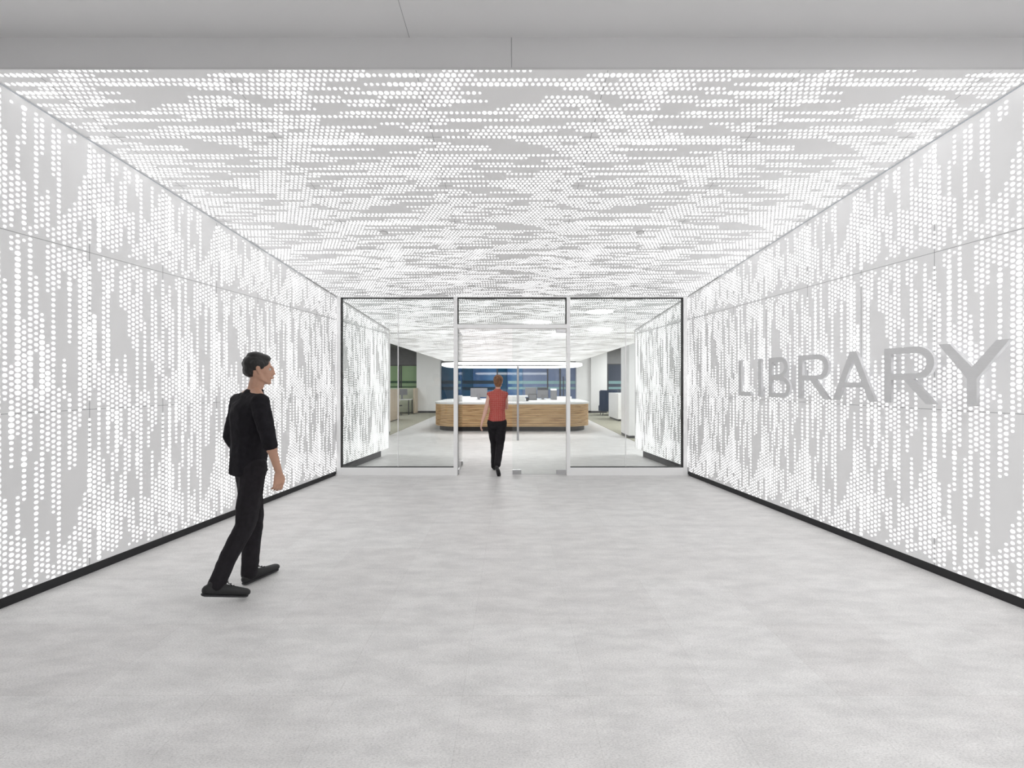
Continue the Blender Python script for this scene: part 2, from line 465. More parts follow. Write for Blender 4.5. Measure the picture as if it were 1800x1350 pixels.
def cpt(x, y, lift): return Vector((x, y, ceil_z(y)))+nrm_c*lift
def cstrip(x0, y0, x1, y1, wd):
    if abs(x0-x1) < 1e-6: q = [(x0-wd, y0), (x0+wd, y0), (x0+wd, y1), (x0-wd, y1)]
    else: q = [(x0, y0-wd), (x1, y0-wd), (x1, y0+wd), (x0, y0+wd)]
    sh.poly([cpt(a, b_, .0006) for a, b_ in q], 2)
for k in range(-3, 4):
    x = -.6235+1.246*k
    yl = Y0
    yh = min(10.1, (3.811-abs(x))/.1322) if abs(x) > 2.6 else 11.0
    if abs(x) < half_w(Y0)-.02: cstrip(x, Y0, x, yh-.02, .0016)
r = 16
while col_y(r) < 11.2:
    e = edge_x(col_y(r))-.01; cstrip(-e, col_y(r), e, col_y(r), .0016); r += 18
row = -1
while True:
    y = col_y(row)
    if y > 12.38: break  # rows run on over the smooth end, glowing holes added to brighten it
    rr = ceiling_row(row)
    mask, fat = CB[rr+1], CF[rr+1]
    st = .5 if row % 2 else 0.
    e = edge_x(y)-.02
    n0 = int((-e+.624)/CP)-2
    seg = 12 if y < 4.3 else (8 if y < 6.5 else (6 if y < 9.5 else 4))
    for n in range(n0, n0+190):
        x = -.624+CP*(n+st)
        if x > e or x < -e: continue
        if not bit(mask, n): continue
        rad = dot_size(mask, fat, n, rr)*CP*.5*(1 if y < D else .93)
        if abs(x)+rad > e+.015: continue
        base = cpt(x, y, .0012)
        pts = []
        for c, s_ in RP[seg]:
            p = base+Vector((c*rad, 0, 0))+along_c*(s_*rad)
            if p.y < Y0+.001: p.y = Y0+.001; p.z = cpt(x, p.y, .0012).z
            pts.append(p)
        sh.poly(pts, 1)
    row += 1
ceil_o = tag(sh.build('ceiling'), kind='structure')

# ------------------------------------------------------------------ side walls of the tunnel
WP = .0403; ZS = 1.309
def wall_y(i): return 745*(.004531+4.55e-5*(i-16))
def side_wall(sgn, name):
    sh = Sheet()
    dirv = Vector((-sgn*.1322, 1, 0)).normalized(); nrm = Vector((-sgn, -.1322, 0)).normalized()
    def P(y, z, lift): return Vector((sgn*half_w(y), y, z))+nrm*lift
    def zb(y): return .07 if y < D else .135
    segs = [(Y0, D), (D, WALL_END)]
    for a, b_ in segs:
        z0 = zb(a+.01)
        ta, tb = ceil_z(a)-.010, ceil_z(b_)-.010
        f = [P(a, z0, 0), P(b_, z0, 0), P(b_, tb, 0), P(a, ta, 0)]
        bk = [p-nrm*.12 for p in f]
        if sgn > 0: f = f[::-1]; bk = bk[::-1]
        sh.poly(f, 0); sh.poly(bk[::-1], 0)
        for i in range(4):
            j = (i+1) % 4; sh.poly([f[j], f[i], bk[i], bk[j]], 0)
        # dark shadow gap between cladding and ceiling
        g = [P(a, ta, -.02), P(b_, tb, -.02), P(b_, ceil_z(b_)-.001, -.02), P(a, ceil_z(a)-.001, -.02)]
        sh.poly(g, 2)
    for k in (0, 1):
        z = ZS+k*31*WP
        for a, b_ in segs:
            sh.poly([P(a, z-.0016, .0006), P(b_, z-.0016, .0006), P(b_, z+.0016, .0006), P(a, z+.0016, .0006)], 2)
    i = 16
    while wall_y(i) < WALL_END:
        y = wall_y(i)
        sh.poly([P(y-.0016, zb(y), .0006), P(y+.0016, zb(y), .0006), P(y+.0016, ceil_z(y)-.03, .0006), P(y-.0016, ceil_z(y)-.03, .0006)], 2)
        i += 18
    i = -5
    while True:
        y = wall_y(i)
        if y > WALL_END-.03: break
        if y < Y0+.02: i += 1; continue
        ii = (i if sgn < 0 else 16-i) % 36
        mask, fat = WB[ii], WF[ii]
        st = .5 if i % 2 else 0.
        seg = 12 if y < 4.3 else (8 if y < 6.5 else 6)
        for n in range(-33, 62):
            z = ZS+WP*(n+st)
            if z < zb(y)-.002 or z > ceil_z(y)-.045: continue
            if not bit(mask, n): continue
            rad = dot_size(mask, fat, n, ii)*WP*.5*(1 if y < D else .98)
            base = P(y, z, .0012)
            pts = [base+dirv*(c*rad)+Vector((0, 0, max(s_*rad, zb(y)+.004-z))) for c, s_ in RP[seg]]
            if sgn > 0: pts = pts[::-1]
            sh.poly(pts, 1)
        i += 1
    return tag(sh.build(name), kind='structure')
side_wall(-1, 'wall_left'); side_wall(1, 'wall_right')

def plinth(sgn, name, y0, y1, z1, back, mt):
    bm = bmesh.new()
    pts = [(sgn*(half_w(y0)+back), y0), (sgn*(half_w(y1)+back), y1), (sgn*(half_w(y1)+back+.06), y1), (sgn*(half_w(y0)+back+.06), y0)]
    if sgn > 0: pts = pts[::-1]
    prism(bm, pts, 0, z1)
    return tag(obj(name, bm, mt), kind='structure')
plinth(-1, 'baseboard_left', Y0, D, .066, .004, M['black']); plinth(1, 'baseboard_right', Y0, D, .066, .004, M['black'])
M['grey_base'] = mat('dark_grey_base', (.07, .07, .075), .5)
plinth(-1, 'baseboard_inner_left', D+.1, 8.75, .128, .05, M['grey_base']); plinth(1, 'baseboard_inner_right', D+.1, 8.75, .128, .05, M['grey_base'])

# ------------------------------------------------------------------ floor, soffit and fascia, lobby shell
tag(obj('floor', bx(-9, 9, -9, 24, -.1, 0), M['floor']), kind='structure')
LZ = 3.754
bm = bx(-9, 9, Y0-.004, Y0+.12, ceil_z(Y0), LZ+.02)
fa = tag(obj('trim_fascia', bm, [M['fascia'], M['seam']]), kind='structure')
bm = bmesh.new(); box(bm, -.004, -.001, Y0-.0055, Y0-.003, ceil_z(Y0), LZ)
obj('fascia_joint', bm, M['seam'], fa)
obj('fascia_edge', bx(-9, 9, Y0-.012, Y0-.004, ceil_z(Y0)-.004, ceil_z(Y0)+.008), M['soffit'], fa)
so = tag(obj('ceiling_lobby', bx(-9, 9, -9, Y0, LZ, LZ+.1), M['soffit']), kind='structure')
obj('ceiling_joint', bx(-.665, -.6625, -9, Y0-.006, LZ-.0015, LZ), M['seam'], so)
tag(obj('wall_lobby_left', bx(-9.1, -9, -9, Y0, 0, LZ), M['white']), kind='structure')
tag(obj('wall_lobby_right', bx(9, 9.1, -9, Y0, 0, LZ), M['white']), kind='structure')
tag(obj('wall_lobby_back', bx(-9, 9, -9.1, -9, 0, LZ), M['white']), kind='structure')
for s, nm in ((-1, 'wall_front_left'), (1, 'wall_front_right')):
    a, b_ = sorted((s*(half_w(Y0)+.13), s*9))
    tag(obj(nm, bx(a, b_, Y0, Y0+.1, 0, ceil_z(Y0)), M['white']), kind='structure')

# round lamps in the lobby ceiling (behind the camera, seen mirrored in the glass)
M['lamp'] = glow('round_lamp_diffuser', (1, 1, 1), LOBBY)
LL = iter(['round flush lobby lamp nearest the tunnel mouth, right of centre', 'round flush lobby lamp on the right, halfway back', 'round flush lobby lamp near the middle of the lobby ceiling', 'large round flush lobby lamp farthest back', 'round flush lobby lamp on the left side', 'round flush lobby lamp at the far right near the tunnel mouth'])
for lx, ly, lr in ((2.7, .9, .45), (3.62, -3.4, .55), (.92, -1.4, .55), (2.18, -5.4, .62), (-5.2, -1.5, .55), (5.8, .4, .45)):
    t = thing('ceiling_lamp', next(LL), 'lamp', (lx, ly, LZ), 0, 'round lamps of the lobby ceiling')
    bm = bmesh.new(); cyl(bm, (0, 0, -.035), (0, 0, -.002), lr, lr, 40); obj('rim', bm, M['white'], t)
    bm = bmesh.new(); cyl(bm, (0, 0, -.045), (0, 0, -.0355), lr*.95, lr*.95, 40); obj('diffuser', bm, M['lamp'], t)

# sprinkler covers in the dotted ceiling
for k, sx in enumerate((-1.47, 1.47)):
    y = 4.86; t = thing('sprinkler_cover', 'small white sprinkler cover in the %s half of the dotted ceiling' % ('left', 'right')[k], 'sprinkler', (sx, y, ceil_z(y)-.002))
    t.rotation_euler = (-math.atan(.1435), 0, 0)
    bm = bmesh.new(); cyl(bm, (0, 0, -.008), (0, 0, -.001), .036, .04, 24); obj('cover_plate', bm, M['white'], t)
    bm = bmesh.new(); cyl(bm, (0, 0, -.002), (0, 0, 0), .044, .044, 24); obj('ring_gap', bm, M['seam'], t)

# ------------------------------------------------------------------ glass screen
S = 107.2
def px(x): return (x-900)/S
def pz(y): return 1.52-(y-673)/S
F0, F1 = D, D+.09
zt = ceil_z(D)
def frame_bm(rects, y0=F0, y1=F1, bev=.003):
    bm = bmesh.new()
    for a, b_, c, d in rects: box(bm, a, b_, y0, y1, c, d, bev)
    return bm
xl0, xl1, xm0, xm1 = px(591), px(598.5), px(797.5), px(804)
xr0, xr1, xn0, xn1 = px(1201.5), px(1209), px(996), px(1002.3)
zh = pz(522.8); zs = pz(822)
def gasket(x0, x1, z0, z1, t=.013, sides=(1, 1)):
    bm = bmesh.new(); y0, y1 = F0+.012, F1-.012
    box(bm, x0, x1, y0, y1, z1-t, z1); box(bm, x0, x1, y0, y1, z0, z0+t*.5)
    if sides[0]: box(bm, x0, x0+t, y0, y1, z0, z1)
    if sides[1]: box(bm, x1-t, x1, y0, y1, z0, z1)
    return bm
def glazed(name, a0, a1, b0, b1, split):
    t = thing(name, None, None, kind='structure')
    # a0..a1 outer post, glass b0..b1
    rects = [(a0, a1, 0, zt-.001), (b0 if a0 < b0 else b0, b1, 0, zs), (b0, b1, zh, zt-.001)]
    obj('window_frame', frame_bm(rects), M['frame'], t)
    obj('gasket', gasket(b0, b1, zs, zh, sides=(a0 < 0, a0 > 0)), M['gasket'], t)
    for c, d in ((b0+.004, split-.004), (split+.004, b1-.004)):
        obj('pane', bx(c, d, D+.04, D+.052, zs+.002, zh-.002), M['glass'], t)
    obj('pane_joint', bx(split-.006, split+.006, D+.038, D+.054, zs+.01, zh-.01), M['frame'], t)
    return t
glazed('window_1', xl0, xl1, xl1, xm0, px(698.5))
glazed('window_2', xr0, xr1, xn1, xr0, px(1101))
# two mullions, transom and the light over the doors
t = thing('window_3', None, None, kind='structure')
ztr0, ztr1 = pz(577), pz(570)
obj('window_frame', frame_bm([(xm0, xm1, 0, zt-.001), (xn0, xn1, 0, zt-.001), (xm1, xn0, ztr0, ztr1), (xm1, xn0, zh, zt-.001)], F0-.012, F1+.012), M['frame'], t)
obj('gasket', gasket(xm1, xn0, ztr1, zh, .014), M['gasket'], t)
obj('pane', bx(xm1+.004, xn0-.004, D+.04, D+.052, ztr1+.002, zh-.002), M['glass'], t)
# doors
LEAF = (xn0-xm1)/2-.006; LH = ztr0-.012
def leaf(name, hinge_x, s, ang):
    t = thing(name, None, None, (hinge_x, D+.046, 0), ang, kind='structure')
    obj('door_glass', bx(*sorted((s*.006, s*LEAF)), -.006, .006, .012, LH), M['glass'], t)
    for z0, z1 in ((.012, .088), (LH-.055, LH)):
        obj('patch_fitting', bx(*sorted((s*.006, s*.165)), -.018, .018, z0, z1, .003), M['steel'], t)
    bm = bmesh.new(); a, b_ = sorted((s*(LEAF-.15), s*(LEAF-.004)))
    box(bm, a, b_, -.018, .018, .012, .088, .003)
    cyl(bm, ((a+b_)/2, -.022, .045), ((a+b_)/2, -.017, .045), .014, .014, 16)
    obj('lock_fitting', bm, M['steel'], t)
    if s > 0: return t
    hx = s*(LEAF-.092)
    bm = bmesh.new()
    for yy in (-.06,):
        cyl(bm, (hx, yy, pz(774)), (hx, yy, pz(643.5)), .0175, .0175, 20)
        for zz in (pz(760), pz(658)): cyl(bm, (hx, yy, zz), (hx, .0, zz), .008, .008, 10)
    obj('door_handle', bm, M['steel'], t, smooth=False)
    return t
leaf('door_1', xm1+.002, 1, math.radians(92))
leaf('door_2', xn0-.002, -1, 0)

# ------------------------------------------------------------------ beyond the glass: shell
OZ = 3.3
tag(obj('ceiling_office', bx(-9, 9, D+.6, 24, OZ, OZ+.1), M['shaded_grey']), kind='structure')
tag(obj('wall_office_left', bx(-9.1, -9, Y0+.1, 24, 0, LZ), M['white']), kind='structure')
tag(obj('wall_office_right', bx(9, 9.1, Y0+.1, 24, 0, LZ), M['white']), kind='structure')
tag(obj('wall_office_back', bx(-9, 9, 24, 24.1, 0, LZ), M['white']), kind='structure')
tag(obj('floor_carpet_left', bx(-9, -3.55, 9.3, 24, .0, .008), M['carpet']), kind='structure')
tag(obj('floor_carpet_right', bx(3.17, 9, 9.3, 24, .0, .008), M['carpet']), kind='structure')

def pillar(name, x0, x1, y0, y1, zb=.1):
    t = thing(name, None, None, kind='structure')
    obj('pillar_face', bx(x0, x1, y0, y1, zb, OZ), M['white'], t)
    obj('pillar_base', bx(x0+.008, x1-.008, y0+.008, y1-.008, 0.008 if x0 > 3.1 or x1 < -3.5 else 0, zb), M['grey_base'], t)
    return t
pillar('wall_pillar_left', -4.3, -3.62, 11.6, 12.6, .08)
pillar('wall_pillar_right', 3.19, 4.0, 11.55, 12.4, .08)
pillar('wall_far_left', -4.80, -3.62, 21.3, 22.0, .11)
pillar('wall_far_right', 3.97, 4.78, 21.3, 22.0, .11)
pillar('wall_far_inner', 3.26, 3.96, 21.45, 22.0, .11)

def glass_wall(name, y, x0, x1, z1, panes, bands, mullions, top_mat, z_lo=.02):
    t = thing(name, None, None, kind='structure')
    for a, b_, m in panes: obj('pane', bx(a+.006, b_-.006, y, y+.02, z_lo, z1), M[m], t)
    for a, b_, c, d, m in bands: obj('glass_band', bx(a, b_, y-.004, y-.001, c, d), M[m], t)
    bm = bmesh.new()
    for q in mullions: box(bm, q-.03, q+.03, y-.03, y+.03, z_lo, z1)
    box(bm, x0, x1, y-.02, y+.03, z1, z1+.05)
    obj('window_frame', bm, M['monitor_dark'], t)
    obj('bulkhead', bx(x0, x1, y-.03, y+.1, z1+.05, OZ), top_mat, t)
    return t
YB = 21.7
zz1, zz2, zz3, zz4 = 1.62, 1.47, 1.31, 1.19
glass_wall('window_4', YB, -3.61, 3.26, 2.38,
    [(-3.61, -2.0, 'blue_deep'), (-2.0, -.75, 'blue'), (-.75, -.25, 'blue_deep'), (-.25, .55, 'blue'), (.55, 1.82, 'blue_pale'), (1.82, 3.26, 'blue_pale')],
    [(-.2, 3.25, zz2, zz1, 'band_light'), (-.2, 3.25, zz4, zz3, 'band_light'), (-3.6, -.6, zz2, zz1+.02, 'band_dark'), (-3.6, -.6, zz4-.04, zz3, 'band_dark')],
    [-.75, 1.82, 2.46], M['shaded_grey'])
bm = bmesh.new(); cyl(bm, (2.62, YB-.09, .35), (2.62, YB-.09, 1.85), .02, .02, 12)
for z in (.5, 1.7): cyl(bm, (2.62, YB-.09, z), (2.62, YB, z), .01, .01, 8)
tag(obj('door_pull', bm, M['monitor_dark']), 'tall black pull handle on the far blue glass wall', 'handle')
glass_wall('window_5', 22.2, -9, -4.8, 2.41,
    [(-9, -6.9, 'green'), (-6.9, -5.9, 'green'), (-5.9, -4.8, 'green')],
    [(-9, -4.81, 1.50, 1.62, 'band_green'), (-9, -4.81, 1.28, 1.33, 'band_green')],
    [-6.9, -5.9, -5.8], M['shaded_grey'])
glass_wall('window_6', 22.2, 4.78, 9, 2.47,
    [(4.78, 5.02, 'blue_deep'), (5.02, 6.4, 'slate'), (6.4, 9, 'slate')],
    [(4.79, 9, zz2, zz1, 'band_light'), (4.79, 9, zz4, zz3, 'band_light')],
    [5.02, 6.4], M['grey_wall'])

# ------------------------------------------------------------------ reception desk
def rrect(hx, y0, y1, r, n=14):
    pts = []
    for cx, cy, a0 in ((hx-r, y1-r, 0), (-hx+r, y1-r, 90), (-hx+r, y0+r, 180), (hx-r, y0+r, 270)):
        for k in range(n+1):
            a = math.radians(a0+90*k/n); pts.append((cx+r*math.cos(a), cy+r*math.sin(a)))
    return pts
CX, CYD = 0.0, 15.0
desk = thing('reception_desk', 'large oval reception desk with oak slat front and white top', 'desk', (CX, CYD, 0))
def ring_prism(bm, outer, inner, z0, z1):
    n = len(outer)
    vo = [[bm.verts.new((x, y, z)) for x, y in outer] for z in (z0, z1)]
    vi = [[bm.verts.new((x, y, z)) for x, y in inner] for z in (z0, z1)]
    for i in range(n):
        j = (i+1) % n
        bm.faces.new((vo[0][i], vo[0][j], vo[1][j], vo[1][i])); bm.faces.new((vi[0][j], vi[0][i], vi[1][i], vi[1][j]))
        bm.faces.new((vo[1][i], vo[1][j], vi[1][j], vi[1][i])); bm.faces.new((vo[0][j], vo[0][i], vi[0][i], vi[0][j]))
    return bm
HW, DY = 2.52, 1.78
for k in range(14):
    z0 = .155+k*.0497
    bm = ring_prism(bmesh.new(), rrect(HW, -DY, DY, .85), rrect(HW-.05, -DY+.05, DY-.05, .8), z0, z0+.0385)
    obj('slat', bm, M['slat'], desk)
bm = ring_prism(bmesh.new(), rrect(HW-.022, -DY+.022, DY-.022, .83), rrect(HW-.08, -DY+.08, DY-.08, .77), .15, .85)
obj('slat_backing', bm, M['dark_kick'], desk)
bm = ring_prism(bmesh.new(), rrect(HW-.13, -DY+.13, DY-.13, .72), rrect(HW-.2, -DY+.2, DY-.2, .65), 0, .152)
obj('toe_kick', bm, M['dark_kick'], desk)
bm = prism(bmesh.new(), rrect(HW+.015, -DY-.015, DY+.015, .865), .85, .905)
obj('countertop', bm, M['desk_top'], desk)
# raised transaction counter standing on the worktop
t = thing('transaction_counter', 'white raised counter box on the desk behind the walking woman', 'counter', (0, 14.35, .905))
obj('counter_body', bx(-.74, .44, -.3, .3, 0, .15), M['desk_top'], t); obj('counter_slab', bx(-.78, .53, -.34, .34, .15, .185, .004), M['desk_top'], t)
tag(obj('gap_block', bx(.47, .56, 14.28, 14.34, .905, 1.02), M['monitor_dark']), 'dark gap drawn as a small black holder on the desk beside the raised counter', 'block')  # added black piece, gives shape to the dark gap beside the counter
tag(obj('rear_counter', bx(-2.05, -1.35, 16.2, 16.6, .905, 1.0, .004), M['desk_top']), 'low white box at the rear left of the desk top', 'counter', 'rear boxes of the reception desk')['label'] = 'low white box at the rear left of the desk top'
tag(obj('rear_counter', bx(1.7, 2.25, 16.0, 16.4, .905, 1.0, .004), M['desk_top']), 'low white box at the rear right of the desk top', 'counter', 'rear boxes of the reception desk')

def monitor(x, y, zc, wd, ht, label, rz=0, m='monitor', z0=.905, dark_top=False):
    t = thing('computer_monitor', label, 'monitor', (x, y, z0), rz, 'computer monitors on the reception desk' if z0 == .905 else None)
    z1 = zc-ht/2-z0
    obj('screen_back', bx(-wd/2, wd/2, -.018, .02, z1, z1+ht, .006), M[m], t)
    obj('screen', bx(-wd/2+.012, wd/2-.012, .0205, .024, z1+.012, z1+ht-.012), M['monitor_dark'], t)
    bm = bmesh.new(); box(bm, -.05, .05, -.03, -.018, max(.012, z1-.05), z1+.12, .003); box(bm, -.04, .04, -.04, -.028, .01, z1+.08)
    obj('stand', bm, M['monitor'], t)
    obj('foot', bx(-.11, .11, -.1, .08, 0, .012, .003), M['monitor'], t)
    if dark_top: obj('top_strip', bx(-wd/2, wd/2, -.022, -.0185, z1+ht-.09, z1+ht), M['monitor_dark'], t)
    return t
monitor(-1.22, 15.6, 1.16, .62, .33, 'grey monitor seen from behind, on the desk left of the woman')
monitor(.70, 15.7, 1.18, .42, .34, 'grey monitor seen from behind, nearest the raised counter', .1)
monitor(1.13, 15.6, 1.16, .40, .38, 'grey monitor with a dark top strip, middle of the desk group', dark_top=True)
t = thing('laptop_computer', 'small dark framed laptop standing before the monitors', 'laptop', (.74, 15.1, .905), 0)
obj('lid', bx(-.15, .15, .0, .012, .01, .22, .003), M['monitor_dark'], t)
obj('lid_panel', bx(-.13, .13, -.003, -.0005, .03, .2), M['monitor'], t)
obj('keyboard', bx(-.15, .15, .012, .22, 0, .014, .003), M['monitor_dark'], t)
t = thing('desktop_computer', 'upright grey computer box with its lit top painted white, right of the monitors', 'computer', (1.52, 15.55, .905))
obj('case', bx(-.1, .11, -.18, .18, 0, .34, .008), M['monitor'], t); obj('lit_top', bx(-.1, .1, -.182, .18, .3405, .40, .006), M['white'], t)  # light along the top edges put into a white cap

# ring lamp over the desk
M['ring'] = glow('ring_lamp_diffuser', (1, 1, 1), RING)
ring = thing('ring_lamp', 'wide oval glowing ring lamp hanging over the reception desk', 'lamp', (0, 15.0, 2.095))
bm = ring_prism(bmesh.new(), rrect(2.38, -1.62, 1.62, 1.1, 18), rrect(2.31, -1.55, 1.55, 1.03, 18), 0, .07)
obj('diffuser', bm, M['ring'], ring)
bm = ring_prism(bmesh.new(), rrect(2.37, -1.61, 1.61, 1.09, 18), rrect(2.32, -1.56, 1.56, 1.04, 18), .071, .09)
obj('housing', bm, M['frame'], ring)
for cx, cy in ((-1.6, -1.585), (1.6, -1.585), (-1.6, 1.585), (1.6, 1.585)):
    bm = bmesh.new(); cyl(bm, (cx, cy, .09), (cx, cy, OZ-2.095-.001), .003, .003, 6); obj('cable', bm, M['steel'], ring)

# ------------------------------------------------------------------ workstations on the left
for x0, x1, y0, y1, lab in ((-4.76, -4.70, 16.3, 17.7, 'pale wood screen standing nearest, left behind the glass'),
                            (-4.80, -4.72, 20.6, 21.25, 'pale wood end screen beside the white wall')):
    t = thing('desk_screen', lab, 'partition', ((x0+x1)/2, (y0+y1)/2, .008), 0, 'wood screens of the workstations')
    a, b_ = (x1-x0)/2, (y1-y0)/2
    obj('board', bx(-a, a, -b_, b_, .03, 1.255, .004), M['wood_pale'], t); obj('foot', bx(-a+.01, a-.01, -b_+.05, b_-.05, 0, .03), M['monitor_dark'], t)
t = thing('desk_screen', 'pale low screen standing behind the office desk', 'partition', (-5.6, 21.35, .008), 0, 'wood screens of the workstations')
obj('board', bx(-.78, .78, -.03, .03, .03, 1.25, .004), mat('pale_green_grey_fabric', (.55, .58, .46), .8), t); obj('foot', bx(-.7, .7, -.02, .02, 0, .03), M['monitor_dark'], t)
t = thing('office_desk', 'pale office desk with dark legs before the green glass', 'desk', (-5.55, 20.4, .008))
obj('desk_board', bx(-.72, .72, -.4, .4, .70, .73, .004), M['desk_top'], t)
for sx in (-.66, .66):
    for sy in (-.35, .35): obj('leg', bx(sx-.02, sx+.02, sy-.02, sy+.02, 0, .70), M['monitor_dark'], t)
monitor(-5.3, 20.45, 1.08, .50, .29, 'dark grey monitor on the office desk before the green glass', 0, 'monitor', z0=.738)
t = thing('office_chair', 'white shell office chair pulled up to the office desk', 'chair', (-5.36, 19.6, .008), PI)
bm = bmesh.new(); bmesh.ops.create_uvsphere(bm, u_segments=20, v_segments=12, radius=1)
for v in bm.verts: v.co = Vector((v.co.x*.23, v.co.y*.05+.0, v.co.z*.26))
obj('backrest', bm, M['white'], t, True, (0, .2, .72))
obj('seat', bx(-.23, .23, -.24, .22, .43, .48, .02), M['monitor_dark'], t)
bm = bmesh.new(); cyl(bm, (0, 0, .08), (0, 0, .43), .025, .025); obj('post', bm, M['monitor_dark'], t)
for k in range(5):
    a = k*2*PI/5; bm = bmesh.new(); cyl(bm, (0, 0, .09), (.27*math.cos(a), .27*math.sin(a), .05), .018, .014, 8)
    cyl(bm, (.27*math.cos(a)-.012, .27*math.sin(a), .028), (.27*math.cos(a)+.012, .27*math.sin(a), .028), .027, .027, 12); obj('leg', bm, M['monitor_dark'], t)

# ------------------------------------------------------------------ right side
t = thing('filing_cabinet', 'white filing cabinet with drawers beside the right pillar', 'cabinet', (4.55, 17.5, .008))
obj('cabinet_body', bx(-.38, .38, -.8, .8, .07, 1.09, .005), M['white'], t)
obj('plinth', bx(-.34, .34, -.74, .74, 0, .07), M['monitor_dark'], t)
for k in range(3):
    z = .09+k*.335
    d = obj('drawer', bx(-.365, .365, -.82, -.802, z, z+.315, .003), M['white'], t)
    obj('drawer_handle', bx(-.1, .1, -.838, -.822, z+.24, z+.26, .003), M['monitor_dark'], d)
t = thing('lounge_chair', 'dark blue rounded lounge chair behind the white cabinet', 'chair', (4.5, 19.9, .008))
bm = prism(bmesh.new(), rrect(.4, -.38, .38, .2, 8), .2, .44); obj('seat', bm, M['navy'], t)
bm = bmesh.new(); pts = []
for k in range(13):
    a = PI*k/12; pts.append((.42*math.cos(a), -.1-.36*math.sin(a)))
for k in range(13):
    a = PI*(1-k/12); pts.append((.33*math.cos(a), -.1-.27*math.sin(a)))
prism(bm, pts, .2, 1.17); r_ = bmesh.ops.bevel(bm, geom=[e for e in bm.edges if abs(e.verts[0].co.z-1.17) < 1e-4 and abs(e.verts[1].co.z-1.17) < 1e-4], offset=.03, segments=3, affect='EDGES')
obj('backrest', bm, M['navy'], t)
for sx in (-.3, .3):
    for sy in (-.28, .28):
        bm = bmesh.new(); cyl(bm, (sx, sy, 0), (sx*.95, sy*.95, .2), .015, .018, 10); obj('leg', bm, M['monitor_dark'], t)

# ------------------------------------------------------------------ LIBRARY letters
def arc(cx, cy, rx, ry, a0, a1, n=16):
    return [(cx+rx*math.cos(math.radians(a0+(a1-a0)*k/n)), cy+ry*math.sin(math.radians(a0+(a1-a0)*k/n))) for k in range(n+1)]
H = .468; T = .059
def glyph(ch, wd):
    if ch == 'L': return [[(0, 0), (wd, 0), (wd, T*.95), (T, T*.95), (T, H), (0, H)]]
    if ch == 'I': return [[(0, 0), (T, 0), (T, H), (0, H)]]
    if ch == 'Y':
        c = wd/2; j = .2; h = T/2
        return [[(c-h, 0), (c+h, 0), (c+h, j), (wd, H), (wd-T*1.25, H), (c, j+.085), (T*1.25, H), (0, H), (c-h, j)]]
    if ch == 'A':
        c = wd/2; s = T*.56; sl = T*1.1
        def xl(z): return (c-s)*z/H
        o = [(0, 0), (sl, 0), (sl+(c-s)*.125/H*.98, .125), (wd-sl-(c-s)*.125/H*.98, .125), (wd-sl, 0), (wd, 0), (c+s, H), (c-s, H)]
        zc = .125+T*.85; zi = H-.085
        i = [(sl+(c-s)*zc/H*.98, zc), (c, zi), (wd-sl-(c-s)*zc/H*.98, zc)]
        return [o, i]
    if ch == 'R':
        r = .137; cy = H-r; fx = wd-r-.012
        o = [(0, 0), (T, 0), (T, H-2*r), (wd*.40, H-2*r), (wd-T*1.22, 0), (wd, 0), (wd*.40+T*1.28, H-2*r+.01)]+arc(fx, cy, r, r, -62, 90)+[(0, H)]
        i = [(T, H-2*r+T*.92), (T, H-T*.92)]+arc(fx, cy, r-T*.95, r-T*.92, 90, -90)
        return [o, i]
    if ch == 'B':
        r1 = .118; r2 = (H-2*r1)/2+.0; f1 = wd-r1-.035; f2 = wd-r2-.004
        o = [(0, 0)]+arc(f2, r2, r2, r2, -90, 72)+arc(f1, H-r1, r1, r1, -62, 90)+[(0, H)]
        i2 = [(T, T*.92)]+[(T, 2*r2-T*.5)]+arc(f2, r2-.0, r2-T*.95, r2-T*.7, 84, -90)
        i1 = [(T, 2*r2+T*.42), (T, H-T*.92)]+arc(f1, H-r1, r1-T*.95, r1-T*.8, 90, -90)
        i1 = [(x, min(max(z, 2*r2+T*.42), H-T*.92)) for x, z in i1]
        i2 = [(x, min(max(z, T*.92), 2*r2-T*.5)) for x, z in i2]
        return [o, i2, i1]
def letter_mesh(loops, depth):
    cu = bpy.data.curves.new('tmp', 'CURVE'); cu.dimensions = '2D'; cu.fill_mode = 'BOTH'; cu.extrude = depth/2
    for lp in loops:
        sp = cu.splines.new('POLY'); sp.points.add(len(lp)-1)
        for p, (x, y) in zip(sp.points, lp): p.co = (x, y, 0, 1)
        sp.use_cyclic_u = True
    o = bpy.data.objects.new('tmp', cu); COL.objects.link(o)
    dg = bpy.context.evaluated_depsgraph_get()
    me = bpy.data.meshes.new_from_object(o.evaluated_get(dg))
    bpy.data.objects.remove(o); return me
LET = [('L', 5.63, 5.40, 'thin L, first and farthest'), ('I', 5.265, 5.19, 'single upright I, second'), ('B', 5.09, 4.755, 'B, third'),
       ('R', 4.65, 4.255, 'first R, between B and A,'), ('A', 4.225, 3.79, 'A, between the two Rs,'), ('R', 3.715, 3.315, 'second R, between A and Y,'), ('Y', 3.30, 2.872, 'big Y, last and nearest')]
wn = Vector((-1, -.1322, 0)).normalized()
